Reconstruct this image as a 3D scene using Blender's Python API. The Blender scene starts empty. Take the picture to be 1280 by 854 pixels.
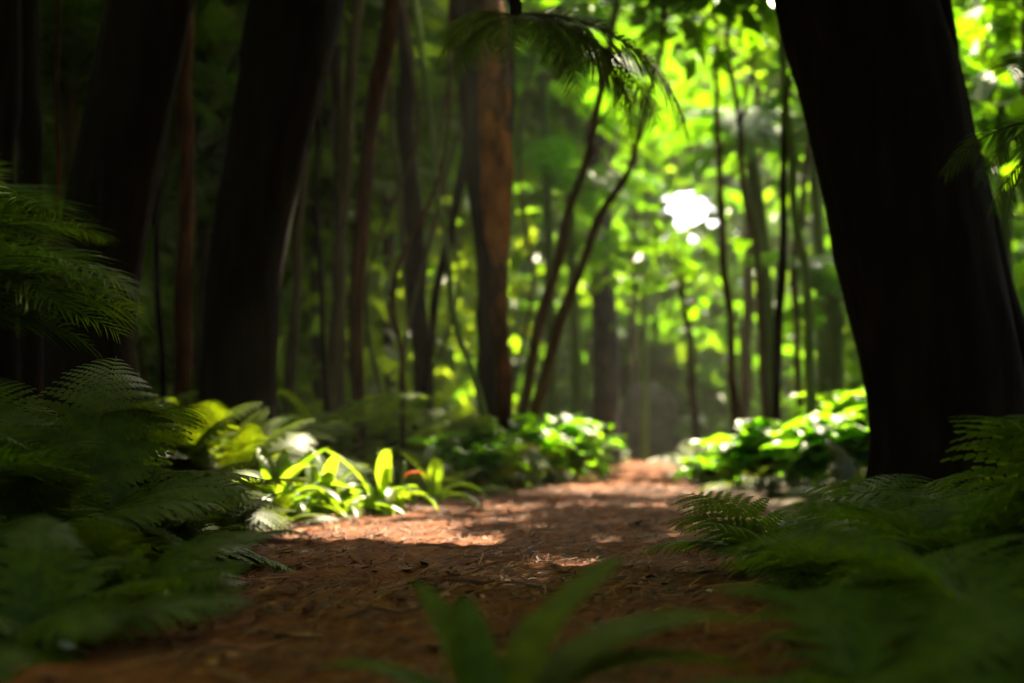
import bpy, math, random
import numpy as np
from mathutils import Vector, noise as mnoise

random.seed(11)
RNG = np.random.default_rng(11)
SC = bpy.context.scene
COL = SC.collection
R = math.radians
PI = math.pi

# ------------------------------------------------------------------ camera
F, CX, CY, HORIZON, CAMZ = 1778.0, 640.0, 427.0, 550.0, 0.5
PITCH = math.atan((HORIZON - CY) / F)


def at(px, py, d):
    """World point seen at pixel (px, py) of the 1280 wide photograph, d metres ahead."""
    u, v = (px - CX) / F, -(py - CY) / F
    c, s = math.cos(PITCH), math.sin(PITCH)
    dx, dy, dz = u, c - v * s, s + v * c
    k = d / dy
    return Vector((dx * k, d, CAMZ + dz * k))


cam_data = bpy.data.cameras.new("camera")
cam = bpy.data.objects.new("camera", cam_data)
COL.objects.link(cam)
cam.location = (0, 0, CAMZ)
cam.rotation_euler = (PI / 2 + PITCH, 0, 0)
cam_data.sensor_width = 36
cam_data.lens = 50
cam_data.clip_start = 0.05
cam_data.clip_end = 500
cam_data.dof.use_dof = True
cam_data.dof.focus_distance = 5.1
cam_data.dof.aperture_fstop = 1.3
SC.camera = cam

# ------------------------------------------------------------------ light
SUN_EL, SUN_AZ = R(52), R(20)          # azimuth measured from +Y towards +X
SUN_DIR = Vector((math.sin(SUN_AZ) * math.cos(SUN_EL), math.cos(SUN_AZ) * math.cos(SUN_EL), math.sin(SUN_EL)))
w = bpy.data.worlds.new("World")
SC.world = w
w.use_nodes = True
nt = w.node_tree
sky = nt.nodes.new("ShaderNodeTexSky")
sky.sky_type = 'NISHITA'
sky.sun_disc = False
sky.sun_elevation = SUN_EL
sky.sun_rotation = SUN_AZ
sky.air_density = 0.7
sky.ozone_density = 0.3
sky.dust_density = 5.0
nt.links.new(sky.outputs[0], nt.nodes["Background"].inputs[0])
nt.nodes["Background"].inputs[1].default_value = 0.15
sd = bpy.data.lights.new("sun", 'SUN')
sd.energy = 5.0
sd.angle = R(0.6)
sd.color = (1.0, 0.87, 0.60)
so = bpy.data.objects.new("sun", sd)
COL.objects.link(so)
so.rotation_euler = (-SUN_DIR).to_track_quat('-Z', 'Y').to_euler()

SC.view_settings.view_transform = 'Standard'
SC.view_settings.look = 'None'
SC.view_settings.gamma = 1
SC.view_settings.exposure = 2.75
SC.cycles.use_denoising = True
SC.cycles.max_bounces = 6
SC.cycles.diffuse_bounces = 4
SC.cycles.glossy_bounces = 2
SC.cycles.transmission_bounces = 4
SC.cycles.volume_bounces = 0
SC.cycles.sample_clamp_indirect = 6.0
SC.cycles.caustics_reflective = False
SC.cycles.caustics_refractive = False

# ------------------------------------------------------------------ materials


def new_mat(name):
    m = bpy.data.materials.new(name)
    m.use_nodes = True
    t = m.node_tree
    for n in list(t.nodes):
        t.nodes.remove(n)
    out = t.nodes.new("ShaderNodeOutputMaterial")
    return m, t, out


def ramp(t, stops):
    r = t.nodes.new("ShaderNodeValToRGB")
    e = r.color_ramp.elements
    while len(e) < len(stops):
        e.new(0.5)
    for k, (p, c) in enumerate(stops):
        e[k].position = p
        e[k].color = (*c, 1)
    return r


def leaf_mat(name, cols, trans=1.9, mix=0.5, rough=0.42, spec=0.35):
    m, t, out = new_mat(name)
    g = t.nodes.new("ShaderNodeNewGeometry")
    oi = t.nodes.new("ShaderNodeObjectInfo")
    ad = t.nodes.new("ShaderNodeMath"); ad.operation = 'ADD'
    t.links.new(g.outputs["Random Per Island"], ad.inputs[0])
    t.links.new(oi.outputs["Random"], ad.inputs[1])
    fr = t.nodes.new("ShaderNodeMath"); fr.operation = 'FRACT'
    t.links.new(ad.outputs[0], fr.inputs[0])
    n = len(cols)
    rp = ramp(t, [(k / (n - 1), c) for k, c in enumerate(cols)])
    t.links.new(fr.outputs[0], rp.inputs[0])
    tc = t.nodes.new("ShaderNodeTexCoord")
    ns = t.nodes.new("ShaderNodeTexNoise")
    ns.inputs["Scale"].default_value = 14
    ns.inputs["Detail"].default_value = 3
    t.links.new(tc.outputs["Object"], ns.inputs["Vector"])
    hv = t.nodes.new("ShaderNodeHueSaturation")
    mr = t.nodes.new("ShaderNodeMapRange")
    mr.inputs[1].default_value = 0.3; mr.inputs[2].default_value = 0.7
    mr.inputs[3].default_value = 0.75; mr.inputs[4].default_value = 1.25
    t.links.new(ns.outputs[0], mr.inputs[0])
    t.links.new(mr.outputs[0], hv.inputs["Value"])
    t.links.new(rp.outputs[0], hv.inputs["Color"])
    p = t.nodes.new("ShaderNodeBsdfPrincipled")
    p.inputs["Roughness"].default_value = rough
    p.inputs["Specular IOR Level"].default_value = spec
    t.links.new(hv.outputs[0], p.inputs["Base Color"])
    mu = t.nodes.new("ShaderNodeMix"); mu.data_type = 'RGBA'; mu.blend_type = 'MULTIPLY'
    mu.inputs[0].default_value = 1
    mu.inputs[7].default_value = (trans * (1.1 if trans > 2.5 else 1.25), trans * 1.15, trans * 0.35, 1)
    t.links.new(hv.outputs[0], mu.inputs[6])
    tr = t.nodes.new("ShaderNodeBsdfTranslucent")
    t.links.new(mu.outputs[2], tr.inputs[0])
    mx = t.nodes.new("ShaderNodeMixShader")
    mx.inputs[0].default_value = mix
    t.links.new(p.outputs[0], mx.inputs[1])
    t.links.new(tr.outputs[0], mx.inputs[2])
    t.links.new(mx.outputs[0], out.inputs[0])
    return m


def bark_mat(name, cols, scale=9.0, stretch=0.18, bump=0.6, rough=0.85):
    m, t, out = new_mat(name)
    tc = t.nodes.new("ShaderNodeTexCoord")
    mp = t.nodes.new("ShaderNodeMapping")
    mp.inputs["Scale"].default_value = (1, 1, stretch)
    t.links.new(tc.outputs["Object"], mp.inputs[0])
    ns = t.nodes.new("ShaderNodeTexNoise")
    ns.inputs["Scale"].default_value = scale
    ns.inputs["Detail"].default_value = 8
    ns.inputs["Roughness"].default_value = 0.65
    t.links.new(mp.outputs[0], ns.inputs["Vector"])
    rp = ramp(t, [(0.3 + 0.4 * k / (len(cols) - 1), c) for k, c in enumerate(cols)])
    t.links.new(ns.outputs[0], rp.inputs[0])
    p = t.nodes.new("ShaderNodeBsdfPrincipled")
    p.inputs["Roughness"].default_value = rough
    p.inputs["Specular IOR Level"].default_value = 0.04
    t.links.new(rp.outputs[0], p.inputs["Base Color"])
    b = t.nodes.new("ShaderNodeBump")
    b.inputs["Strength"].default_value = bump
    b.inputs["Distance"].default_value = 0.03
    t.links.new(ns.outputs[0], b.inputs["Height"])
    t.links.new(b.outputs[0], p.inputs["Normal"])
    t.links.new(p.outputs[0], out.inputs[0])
    return m


def soil_mat(name, cols, scale):
    m, t, out = new_mat(name)
    tc = t.nodes.new("ShaderNodeTexCoord")
    ns = t.nodes.new("ShaderNodeTexNoise")
    ns.inputs["Scale"].default_value = scale
    ns.inputs["Detail"].default_value = 10
    ns.inputs["Roughness"].default_value = 0.7
    t.links.new(tc.outputs["Object"], ns.inputs["Vector"])
    n2 = t.nodes.new("ShaderNodeTexNoise")
    n2.inputs["Scale"].default_value = scale * 9
    n2.inputs["Detail"].default_value = 6
    t.links.new(tc.outputs["Object"], n2.inputs["Vector"])
    ad = t.nodes.new("ShaderNodeMath"); ad.operation = 'MULTIPLY_ADD'
    ad.inputs[1].default_value = 0.5
    t.links.new(n2.outputs[0], ad.inputs[0])
    hf = t.nodes.new("ShaderNodeMath"); hf.operation = 'MULTIPLY'
    hf.inputs[1].default_value = 0.5
    t.links.new(ns.outputs[0], hf.inputs[0])
    t.links.new(hf.outputs[0], ad.inputs[2])
    rp = ramp(t, [(0.32 + 0.36 * k / (len(cols) - 1), c) for k, c in enumerate(cols)])
    t.links.new(ad.outputs[0], rp.inputs[0])
    p = t.nodes.new("ShaderNodeBsdfPrincipled")
    p.inputs["Roughness"].default_value = 0.9
    p.inputs["Specular IOR Level"].default_value = 0.15
    t.links.new(rp.outputs[0], p.inputs["Base Color"])
    b = t.nodes.new("ShaderNodeBump")
    b.inputs["Strength"].default_value = 0.8
    b.inputs["Distance"].default_value = 0.02
    t.links.new(ad.outputs[0], b.inputs["Height"])
    t.links.new(b.outputs[0], p.inputs["Normal"])
    t.links.new(p.outputs[0], out.inputs[0])
    return m


def island_mat(name, cols, rough=0.7, spec=0.3):
    m, t, out = new_mat(name)
    g = t.nodes.new("ShaderNodeNewGeometry")
    rp = ramp(t, [(k / (len(cols) - 1), c) for k, c in enumerate(cols)])
    t.links.new(g.outputs["Random Per Island"], rp.inputs[0])
    p = t.nodes.new("ShaderNodeBsdfPrincipled")
    p.inputs["Roughness"].default_value = rough
    p.inputs["Specular IOR Level"].default_value = spec
    t.links.new(rp.outputs[0], p.inputs["Base Color"])
    t.links.new(p.outputs[0], out.inputs[0])
    return m


M_FERN = leaf_mat("fern_leaf", [(0.052, 0.09, 0.003), (0.068, 0.108, 0.004), (0.09, 0.112, 0.005)], trans=1.35, rough=0.48, spec=0.25)
M_FERN_BLUE = leaf_mat("bluish_fern_leaf", [(0.048, 0.088, 0.006), (0.062, 0.104, 0.006), (0.082, 0.108, 0.006)], rough=0.48, spec=0.25)
M_PALM = leaf_mat("palm_leaflet", [(0.04, 0.08, 0.003), (0.055, 0.10, 0.004), (0.075, 0.115, 0.006)], rough=0.6, spec=0.1, trans=1.7)
M_STRAP = leaf_mat("strap_leaf", [(0.06, 0.12, 0.008), (0.085, 0.145, 0.012), (0.11, 0.16, 0.018)], trans=2.4, rough=0.38, spec=0.35, mix=0.55)
M_BROAD = leaf_mat("broad_leaf", [(0.045, 0.115, 0.004), (0.06, 0.135, 0.006), (0.08, 0.145, 0.008)], trans=2.6, rough=0.42, spec=0.3, mix=0.6)
M_CROWN = leaf_mat("crown_leaf", [(0.042, 0.10, 0.003), (0.06, 0.13, 0.004), (0.085, 0.145, 0.006)], trans=2.51, mix=0.6)
M_DARKLEAF = leaf_mat("evergreen_leaf", [(0.03, 0.06, 0.006), (0.045, 0.08, 0.008), (0.055, 0.09, 0.008)], trans=1.2, mix=0.4)
M_CANOPY = leaf_mat("canopy_leaf", [(0.05, 0.08, 0.006), (0.07, 0.10, 0.008), (0.085, 0.11, 0.010)], trans=3.4, mix=0.65)
M_WOODS = leaf_mat("woods_leaf", [(0.038, 0.09, 0.003), (0.055, 0.12, 0.004), (0.08, 0.13, 0.006)], trans=2.51)
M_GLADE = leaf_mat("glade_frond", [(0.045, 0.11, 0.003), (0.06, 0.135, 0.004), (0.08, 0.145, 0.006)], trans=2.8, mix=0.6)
M_DEAD = leaf_mat("withered_frond", [(0.10, 0.05, 0.015), (0.16, 0.085, 0.025)], trans=0.8)
M_RED = leaf_mat("red_leaf", [(0.45, 0.07, 0.015), (0.55, 0.11, 0.02)], trans=1.0)
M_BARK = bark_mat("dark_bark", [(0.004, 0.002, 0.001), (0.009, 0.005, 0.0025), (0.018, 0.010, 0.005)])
M_BARK_RED = bark_mat("reddish_bark", [(0.010, 0.004, 0.0015), (0.05, 0.017, 0.005), (0.13, 0.042, 0.011)], scale=14)
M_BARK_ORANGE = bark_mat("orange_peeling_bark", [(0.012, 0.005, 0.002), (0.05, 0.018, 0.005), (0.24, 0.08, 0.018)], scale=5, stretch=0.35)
M_BARK_THIN = bark_mat("slender_bark", [(0.03, 0.02, 0.01), (0.07, 0.05, 0.025), (0.10, 0.075, 0.04)], scale=16)
M_BARK_GREEN = bark_mat("green_cane", [(0.05, 0.09, 0.02), (0.09, 0.14, 0.03), (0.12, 0.17, 0.04)], scale=10, bump=0.2, rough=0.5)
M_RIB = bark_mat("brown_rib", [(0.05, 0.04, 0.012), (0.08, 0.07, 0.02)], scale=20, bump=0.1, rough=0.5)
M_SOIL = soil_mat("forest_soil", [(0.012, 0.008, 0.004), (0.045, 0.028, 0.012), (0.05, 0.045, 0.012)], 2.5)
M_PATH = soil_mat("needle_path", [(0.026, 0.006, 0.0015), (0.135, 0.036, 0.007), (0.23, 0.074, 0.015)], 3.0)
M_LITTER = island_mat("fallen_needles", [(0.02, 0.007, 0.003), (0.09, 0.023, 0.006), (0.045, 0.011, 0.003), (0.17, 0.046, 0.011), (0.24, 0.075, 0.018), (0.32, 0.14, 0.045), (0.08, 0.02, 0.007), (0.03, 0.009, 0.004)])
M_PEBBLE = bark_mat("pale_stone", [(0.45, 0.40, 0.33), (0.62, 0.58, 0.5)], scale=25, stretch=1, bump=0.2, rough=0.6)
M_FAR_GREY = bark_mat("far_grey", [(0.02, 0.016, 0.018), (0.05, 0.042, 0.045), (0.09, 0.075, 0.075)], scale=3, stretch=1)  # distant trunk, and the mound put in for the dark hollow
M_PETAL = leaf_mat("white_petal", [(0.55, 0.58, 0.5), (0.65, 0.68, 0.6)], trans=0.7)

# ------------------------------------------------------------------ mesh helpers


def mk(name, V, Fa, mat, parent=None, smooth=True, link=True):
    V = np.asarray(V, dtype=np.float32).reshape(-1, 3)
    me = bpy.data.meshes.new(name)
    Fa = np.asarray(Fa, dtype=np.int32)
    nf, k = Fa.shape
    me.vertices.add(len(V)); me.vertices.foreach_set("co", V.ravel())
    me.loops.add(nf * k); me.loops.foreach_set("vertex_index", Fa.ravel())
    me.polygons.add(nf)
    me.polygons.foreach_set("loop_start", np.arange(0, nf * k, k, dtype=np.int32))
    me.polygons.foreach_set("loop_total", np.full(nf, k, dtype=np.int32))
    me.polygons.foreach_set("use_smooth", np.full(nf, smooth, dtype=bool))
    me.materials.append(mat)
    me.update()
    me.validate()
    if not link:
        return me
    o = bpy.data.objects.new(name, me)
    COL.objects.link(o)
    if parent:
        o.parent = parent
    return o


def inst(name, me, parent, loc=(0, 0, 0), rot=(0, 0, 0), sc=1.0):
    o = bpy.data.objects.new(name, me)
    COL.objects.link(o)
    o.parent = parent
    o.location = loc
    o.rotation_euler = rot
    o.scale = (sc, sc, sc) if not hasattr(sc, '__len__') else sc
    return o


SEEN_LABELS = {}


def tag(o, label, cat, group=None):
    n = len(label.split())
    assert 4 <= n <= 16, (n, label)
    assert label not in SEEN_LABELS or group, label
    SEEN_LABELS[label] = 1
    o["label"] = label
    o["category"] = cat
    if group:
        o["group"] = group
    return o


def thing(name, label, cat, loc=(0, 0, 0), group=None, rz=0):
    o = bpy.data.objects.new(name, None)
    o.empty_display_size = 0.1
    COL.objects.link(o)
    o.location = loc
    o.rotation_euler = (0, 0, rz)
    return tag(o, label, cat, group)


def kind(o, k):
    o["kind"] = k
    return o


def cat_parts(parts):
    V, Fs, n = [], [], 0
    for v, f in parts:
        v = np.asarray(v, dtype=np.float64).reshape(-1, 3)
        V.append(v); Fs.append(np.asarray(f) + n); n += len(v)
    return np.concatenate(V), np.concatenate(Fs)


def tube(pts, rad, seg=10, bumpy=0.0, seed=0.0, cap=True, freq=3.0):
    """Tapered tube along pts; bumpy pushes the surface in and out along its length."""
    pts = [Vector(p) for p in pts]
    V, Fs = [], []
    n = len(pts)
    side = None
    for k in range(n):
        t = (pts[min(k + 1, n - 1)] - pts[max(k - 1, 0)]).normalized()
        if side is None:
            side = t.orthogonal().normalized()
        side = (side - t * side.dot(t)).normalized()
        up = t.cross(side)
        for j in range(seg):
            a = 2 * PI * j / seg
            d = side * math.cos(a) + up * math.sin(a)
            r = rad[k]
            if bumpy:
                q = Vector((math.cos(a) * freq, math.sin(a) * freq, pts[k].z * 0.9 + seed))
                r *= 1 + bumpy * (mnoise.noise(q) + 0.5 * mnoise.noise(q * 2.3) + 0.25 * mnoise.noise(q * 5.1))
            V.append(pts[k] + d * r)
    for k in range(n - 1):
        for j in range(seg):
            a, b = k * seg + j, k * seg + (j + 1) % seg
            Fs.append((a, b, b + seg, a + seg))
    if cap:
        V.append(pts[-1] + (pts[-1] - pts[-2]).normalized() * rad[-1] * 0.5)
        c = len(V) - 1
        b0 = (n - 1) * seg
        for j in range(0, seg, 2):
            Fs.append((b0 + j, b0 + (j + 1) % seg, b0 + (j + 2) % seg, c))
    return np.array([tuple(v) for v in V]), np.array(Fs)


def resample(pts, rads, step):
    """Smooth (Catmull-Rom) resampling of a poly-line with radii."""
    P = [Vector(p) for p in pts]
    out, ro = [], []
    n = len(P)
    for k in range(n - 1):
        p0, p1, p2, p3 = P[max(k - 1, 0)], P[k], P[k + 1], P[min(k + 2, n - 1)]
        m = max(2, int((p2 - p1).length / step))
        for j in range(m):
            t = j / m
            out.append(0.5 * ((2 * p1) + (p2 - p0) * t + (2 * p0 - 5 * p1 + 4 * p2 - p3) * t * t + (3 * p1 - p0 - 3 * p2 + p3) * t ** 3))
            ro.append(rads[k] * (1 - t) + rads[k + 1] * t)
    out.append(P[-1]); ro.append(rads[-1])
    return out, ro


LEAF = np.array([(0, 0, 0), (-0.30, 0.42, 0.07), (0, 1.0, -0.12), (0.30, 0.42, 0.07)])
LEAF_F = np.array([(0, 1, 2, 3)])


def scatter(P, size, up=1.0, tmpl=LEAF, tf=LEAF_F, width=1.0):
    """One leaf at every point of P, turned at random; up > 0 keeps the blades nearer level."""
    n = len(P)
    N = RNG.normal(size=(n, 3)); N[:, 2] += up * np.sign(RNG.random(n) - 0.1) * 1.0
    N /= np.linalg.norm(N, axis=1)[:, None]
    D = RNG.normal(size=(n, 3)); D[:, 2] -= 0.4
    D -= N * np.sum(D * N, axis=1)[:, None]
    D /= np.linalg.norm(D, axis=1)[:, None]
    S = np.cross(D, N)
    s = np.broadcast_to(np.asarray(size), (n,))[:, None, None]
    T = tmpl[None] * np.array([width, 1, 1])
    V = (S[:, None, :] * T[..., 0:1] + D[:, None, :] * T[..., 1:2] + N[:, None, :] * T[..., 2:3]) * s + P[:, None, :]
    m = len(tmpl)
    Fa = (tf[None] + (np.arange(n) * m)[:, None, None]).reshape(-1, tf.shape[1])
    return V.reshape(-1, 3), Fa


# ------------------------------------------------------------------ terrain and path
PL = np.array([(-6, -1.3), (2, -1.25), (3.5, -1.2), (6.35, -1.12), (8, -1.0), (9.9, -0.4), (14.8, 0.5), (20, 1.2), (30, 2.45), (45, 4.2)])
PR = np.array([(-6, 1.1), (2, 0.85), (3.5, 0.92), (6.35, 1.15), (10, 1.55), (15, 1.75), (20, 2.1), (30, 3.15), (45, 5.0)])
left_edge = lambda y: float(np.interp(y, PL[:, 0], PL[:, 1]))
right_edge = lambda y: float(np.interp(y, PR[:, 0], PR[:, 1]))


def ground_z(x, y):
    xl, xr = left_edge(y), right_edge(y)
    d = max(xl - x, x - xr, 0.0)
    t = min(d / 3.5, 1.0)
    z = 0.30 * t * t * (3 - 2 * t)
    z += 0.05 * mnoise.noise(Vector((x * 0.7, y * 0.7, 3.1))) * (0.35 + t)
    far = max(0.0, y - 40) * 0.05
    return z + far


def grid(xs, ys, zf):
    V = [(x, y, zf(x, y)) for y in ys for x in xs]
    nx = len(xs)
    Fs = [(j * nx + i, j * nx + i + 1, (j + 1) * nx + i + 1, (j + 1) * nx + i) for j in range(len(ys) - 1) for i in range(nx - 1)]
    return V, Fs


xs = np.concatenate([np.linspace(-250, -20, 14), np.linspace(-18, 18, 73), np.linspace(20, 250, 14)])
ys = np.concatenate([np.linspace(-200, -8, 14), np.linspace(-7, 50, 115), np.linspace(53, 300, 16)])
V, Fs = grid(xs, ys, lambda x, y: ground_z(x, y) - 0.02)
kind(mk("ground", V, Fs, M_SOIL), "structure")

# the trodden strip: its own sheet, lumpy, edges dipping below the soil
nv = 64
V, Fs = [], []
yy = np.concatenate([np.arange(0.8, 4.0, 0.05), np.arange(4.0, 12.0, 0.04), np.arange(12, 33, 0.25)])
for y in yy:
    wob = 0.18 * mnoise.noise(Vector((0, y * 0.8, 7))) + 0.08 * mnoise.noise(Vector((5, y * 2.4, 7)))
    xl, xr = left_edge(y) - 0.25 + wob, right_edge(y) + 0.25 + wob
    for i in range(nv):
        u = i / (nv - 1)
        x = xl + (xr - xl) * u
        q = Vector((x, y, 0.0))
        lump = 0.030 * mnoise.noise(q * 2.2) + 0.024 * mnoise.noise(q * 6.5) + 0.017 * mnoise.noise(q * 15) + 0.010 * mnoise.noise(q * 34)
        edge = min(u, 1 - u) * (xr - xl)
        dip = -0.06 * max(0, 1 - edge / 0.18)
        V.append((x, y, ground_z(x, y) + 0.03 + lump + dip))
for j in range(len(yy) - 1):
    for i in range(nv - 1):
        a = j * nv + i
        Fs.append((a, a + 1, a + nv + 1, a + nv))
kind(mk("path", V, Fs, M_PATH), "structure")


def path_z(x, y):
    q = Vector((x, y, 0.0))
    return ground_z(x, y) + 0.03 + 0.030 * mnoise.noise(q * 2.2) + 0.024 * mnoise.noise(q * 6.5) + 0.017 * mnoise.noise(q * 15) + 0.010 * mnoise.noise(q * 34)


# fallen needles, twigs and leaf scraps on the path
V, Fs = [], []
for _ in range(48000):
    y = 1.6 + 12.5 * random.random() ** 1.25
    xl, xr = left_edge(y) - 0.35, right_edge(y) + 0.35
    x = xl + (xr - xl) * random.random()
    if mnoise.noise(Vector((x * 1.7, y * 1.7, 9))) + random.random() * 0.7 < 0.12:
        continue
    z = path_z(x, y) + 0.003
    a = random.gauss(0, 0.9)
    r = random.random()
    L, W = (random.uniform(0.04, 0.13), random.uniform(0.0012, 0.0028)) if r < 0.88 else ((random.uniform(0.02, 0.05), random.uniform(0.006, 0.02)) if r < 0.975 else (random.uniform(0.1, 0.22), random.uniform(0.002, 0.004)))
    ca, sa = math.cos(a), math.sin(a)
    tilt = random.uniform(-0.12, 0.34) * L
    bend = random.uniform(-0.15, 0.15) * L
    n = len(V)
    for t in (0, 0.5, 1):
        lx = (t - 0.5) * L
        ly = bend * (1 - (2 * t - 1) ** 2)
        for s in (-1, 1):
            wy = ly + s * W * (0.6 if t != 0.5 else 1)
            V.append((x + lx * ca - wy * sa, y + lx * sa + wy * ca, z + tilt * t + 0.004 * (t == 0.5) + s * W * random.uniform(-0.4, 0.4)))
    Fs += [(n, n + 1, n + 3, n + 2), (n + 2, n + 3, n + 5, n + 4)]
for _ in range(520):
    y = 2.0 + 11 * random.random() ** 1.2
    x = random.uniform(left_edge(y) - 0.3, right_edge(y) + 0.3)
    z = path_z(x, y) + 0.006
    a = random.uniform(0, 6.28)
    ca, sa = math.cos(a), math.sin(a)
    n = len(V)
    if random.random() < 0.3:
        L = random.uniform(0.12, 0.42); r_ = random.uniform(0.002, 0.006)
        for t in (0, 0.35, 0.7, 1):
            lx = (t - 0.5) * L; ly = 0.08 * L * math.sin(t * 5 + a)
            for dy, dz in ((-r_, 0), (0, r_ * 1.6), (r_, 0)):
                V.append((x + lx * ca - (ly + dy) * sa, y + lx * sa + (ly + dy) * ca, path_z(x + lx * ca, y + lx * sa) + 0.006 + dz + 0.012 * t))
        for q in range(3):
            Fs += [(n + 3 * q, n + 3 * q + 1, n + 3 * q + 4, n + 3 * q + 3), (n + 3 * q + 1, n + 3 * q + 2, n + 3 * q + 5, n + 3 * q + 4)]
    else:
        L = random.uniform(0.04, 0.10); W = L * random.uniform(0.18, 0.32)
        cu = random.uniform(0.1, 0.45)
        for t, ww in ((0, 0.1), (0.33, 0.9), (0.66, 0.8), (1, 0.06)):
            for s in (-1, 0, 1):
                lx = (t - 0.5) * L; ly = s * ww * W
                V.append((x + lx * ca - ly * sa, y + lx * sa + ly * ca, z + cu * abs(s) * W * ww + cu * L * (t - 0.4) ** 2))
        for q in range(3):
            Fs += [(n + 3 * q, n + 3 * q + 1, n + 3 * q + 4, n + 3 * q + 3), (n + 3 * q + 1, n + 3 * q + 2, n + 3 * q + 5, n + 3 * q + 4)]
kind(mk("leaf_litter", V, Fs, M_LITTER), "stuff")

# ------------------------------------------------------------------ chosen sun patches; leaves that would shade them are left out


def ell(x, y, cx, cy, rx, ry):
    return np.exp(-(((x - cx) / rx) ** 2 + ((y - cy) / ry) ** 2) ** 4)


NOISE_CACHE = {}


def vnoise(x, y, s, z):
    return np.array([mnoise.noise(Vector((a * s, b * s, z))) for a, b in zip(x, y)])


def lit(x, y, strict=False):
    """Share of sunlight wanted at ground point (x, y)."""
    L = np.zeros_like(x)
    pl = np.interp(y, PL[:, 0], PL[:, 1]); pr = np.interp(y, PR[:, 0], PR[:, 1])
    L = np.maximum(L, ell(x, y, -1.8, 9.2, 2.2, 1.75))          # plants on the left bank
    L = np.maximum(L, 0.6 * ell(x, y, -0.1, 5.35, 0.95, 0.7))       # the hanging tree fern fronds
    L = np.maximum(L, ell(x, y, -0.7, 7.15, 0.95, 0.95))          # first patch on the path
    on = (x > pl - 0.3) & (x < pr + 0.3)
    band = np.where((y > 9.6) & (y < 45), 0.9, 0.0) * np.where(np.sin(y * 2.1 + x * 0.6) > -0.4, 1, 0.15)
    L = np.maximum(L, np.where(on, band, 0))
    L = np.maximum(L, ell(x, y, -1.0, 10.9, 0.7, 0.8))            # the orange bark
    L = np.maximum(L, ell(x, y, 2.8, 12.9, 2.0, 2.5))             # plants beside the big trunk
    L = np.maximum(L, ell(x, y, 0.4, 14.6, 1.2, 1.6))
    if strict:
        return L
    L = np.maximum(L, np.where((y > 16.5) & (x > 0.02 * y - 0.8) & (x < 14), 0.85, 0))
    dap = vnoise(x, y, 0.55, 2.0)
    L = np.maximum(L, np.where((y > 10) & (dap > np.where(x < pl - 1.0, 0.45, 0.33)), 0.85, 0))
    L = np.maximum(L, np.where((y > 15) & (x > pl - 1.5) & (dap > 0.12), 0.7, 0))
    return L


def sun_filter(P, strength=1.0, strict=False):
    k = (P[:, 2] - 0.3) / SUN_DIR.z
    gx, gy = P[:, 0] - SUN_DIR.x * k, P[:, 1] - SUN_DIR.y * k
    return P[RNG.random(len(P)) > lit(gx, gy, strict) * strength]


# ------------------------------------------------------------------ fronds and leaves (local: grows along +Y, arches in Z)


def arch(L, a0, a1, n, power=1.0):
    pts, y, z = [(0.0, 0.0)], 0.0, 0.0
    for k in range(n):
        a = R(a0 + (a1 - a0) * ((k + 0.5) / n) ** power)
        y += L / n * math.cos(a); z += L / n * math.sin(a)
        pts.append((y, z))
    return pts


def fern_frond(L, a0, a1, pairs=24, pinnules=9, wide=0.30, rng=random, slim=0.8):
    n = 24
    sp = arch(L, a0, a1, n)
    sway = rng.uniform(-0.08, 0.08) * L
    def pos(t):
        f = min(t * n, n - 1e-6); k = int(f); u = f - k
        return Vector((sway * t * t, sp[k][0] * (1 - u) + sp[k + 1][0] * u, sp[k][1] * (1 - u) + sp[k + 1][1] * u))
    parts = [tube([pos(k / 10) for k in range(11)], [0.0055 * L * (1 - 0.85 * k / 10) + 0.0006 for k in range(11)], 5, cap=False)]
    V, Fs = [], []
    for i in range(pairs):
        t = 0.14 + 0.85 * (i + 0.3) / pairs
        tt = (t - 0.14) / 0.86
        pl = wide * L * (math.sin(PI * (0.16 + 0.84 * tt) ** 0.8) ** 0.8) * rng.uniform(0.9, 1.08)
        pl = max(pl, 0.02 * L)
        p = pos(t)
        tan = (pos(min(t + 0.02, 1)) - pos(t - 0.02)).normalized()
        for s in (-1, 1):
            sidev = Vector((s, 0, 0))
            nrm = sidev.cross(tan) * s
            fwd = 0.45 + 0.25 * tt + rng.uniform(-0.06, 0.06)
            d = (sidev + tan * fwd - nrm * s * 0).normalized()
            lift = rng.uniform(0.05, 0.22)
            for q in range(pinnules):
                u0 = q / pinnules
                u = (q + 0.5) / pinnules
                wq = (pl * 0.17 * slim) * (1 - u) ** 0.7 * (0.85 if q == 0 else 1) + 0.004 * L
                dz = lambda v: lift * pl * v * 0.6 - pl * v * v * 0.28
                c0 = p + d * (pl * u0) + Vector((0, 0, dz(u0)))
                c1 = p + d * (pl * (u0 + 1.0 / pinnules)) + Vector((0, 0, dz(u0 + 1.0 / pinnules)))
                perp = (tan - d * tan.dot(d)).normalized()
                for e in (-1, 1):
                    tip = c0.lerp(c1, 0.75) + (perp * e + d * 0.35).normalized() * wq + Vector((0, 0, -0.15 * wq))
                    sh = c0 + (perp * e).normalized() * wq * 0.62 + d * (0.02 * pl)
                    m = len(V)
                    V += [tuple(c0), tuple(c1), tuple(tip), tuple(sh)]
                    Fs.append((m, m + 1, m + 2, m + 3))
    parts.append((np.array(V), np.array(Fs)))
    return cat_parts(parts)


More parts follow.
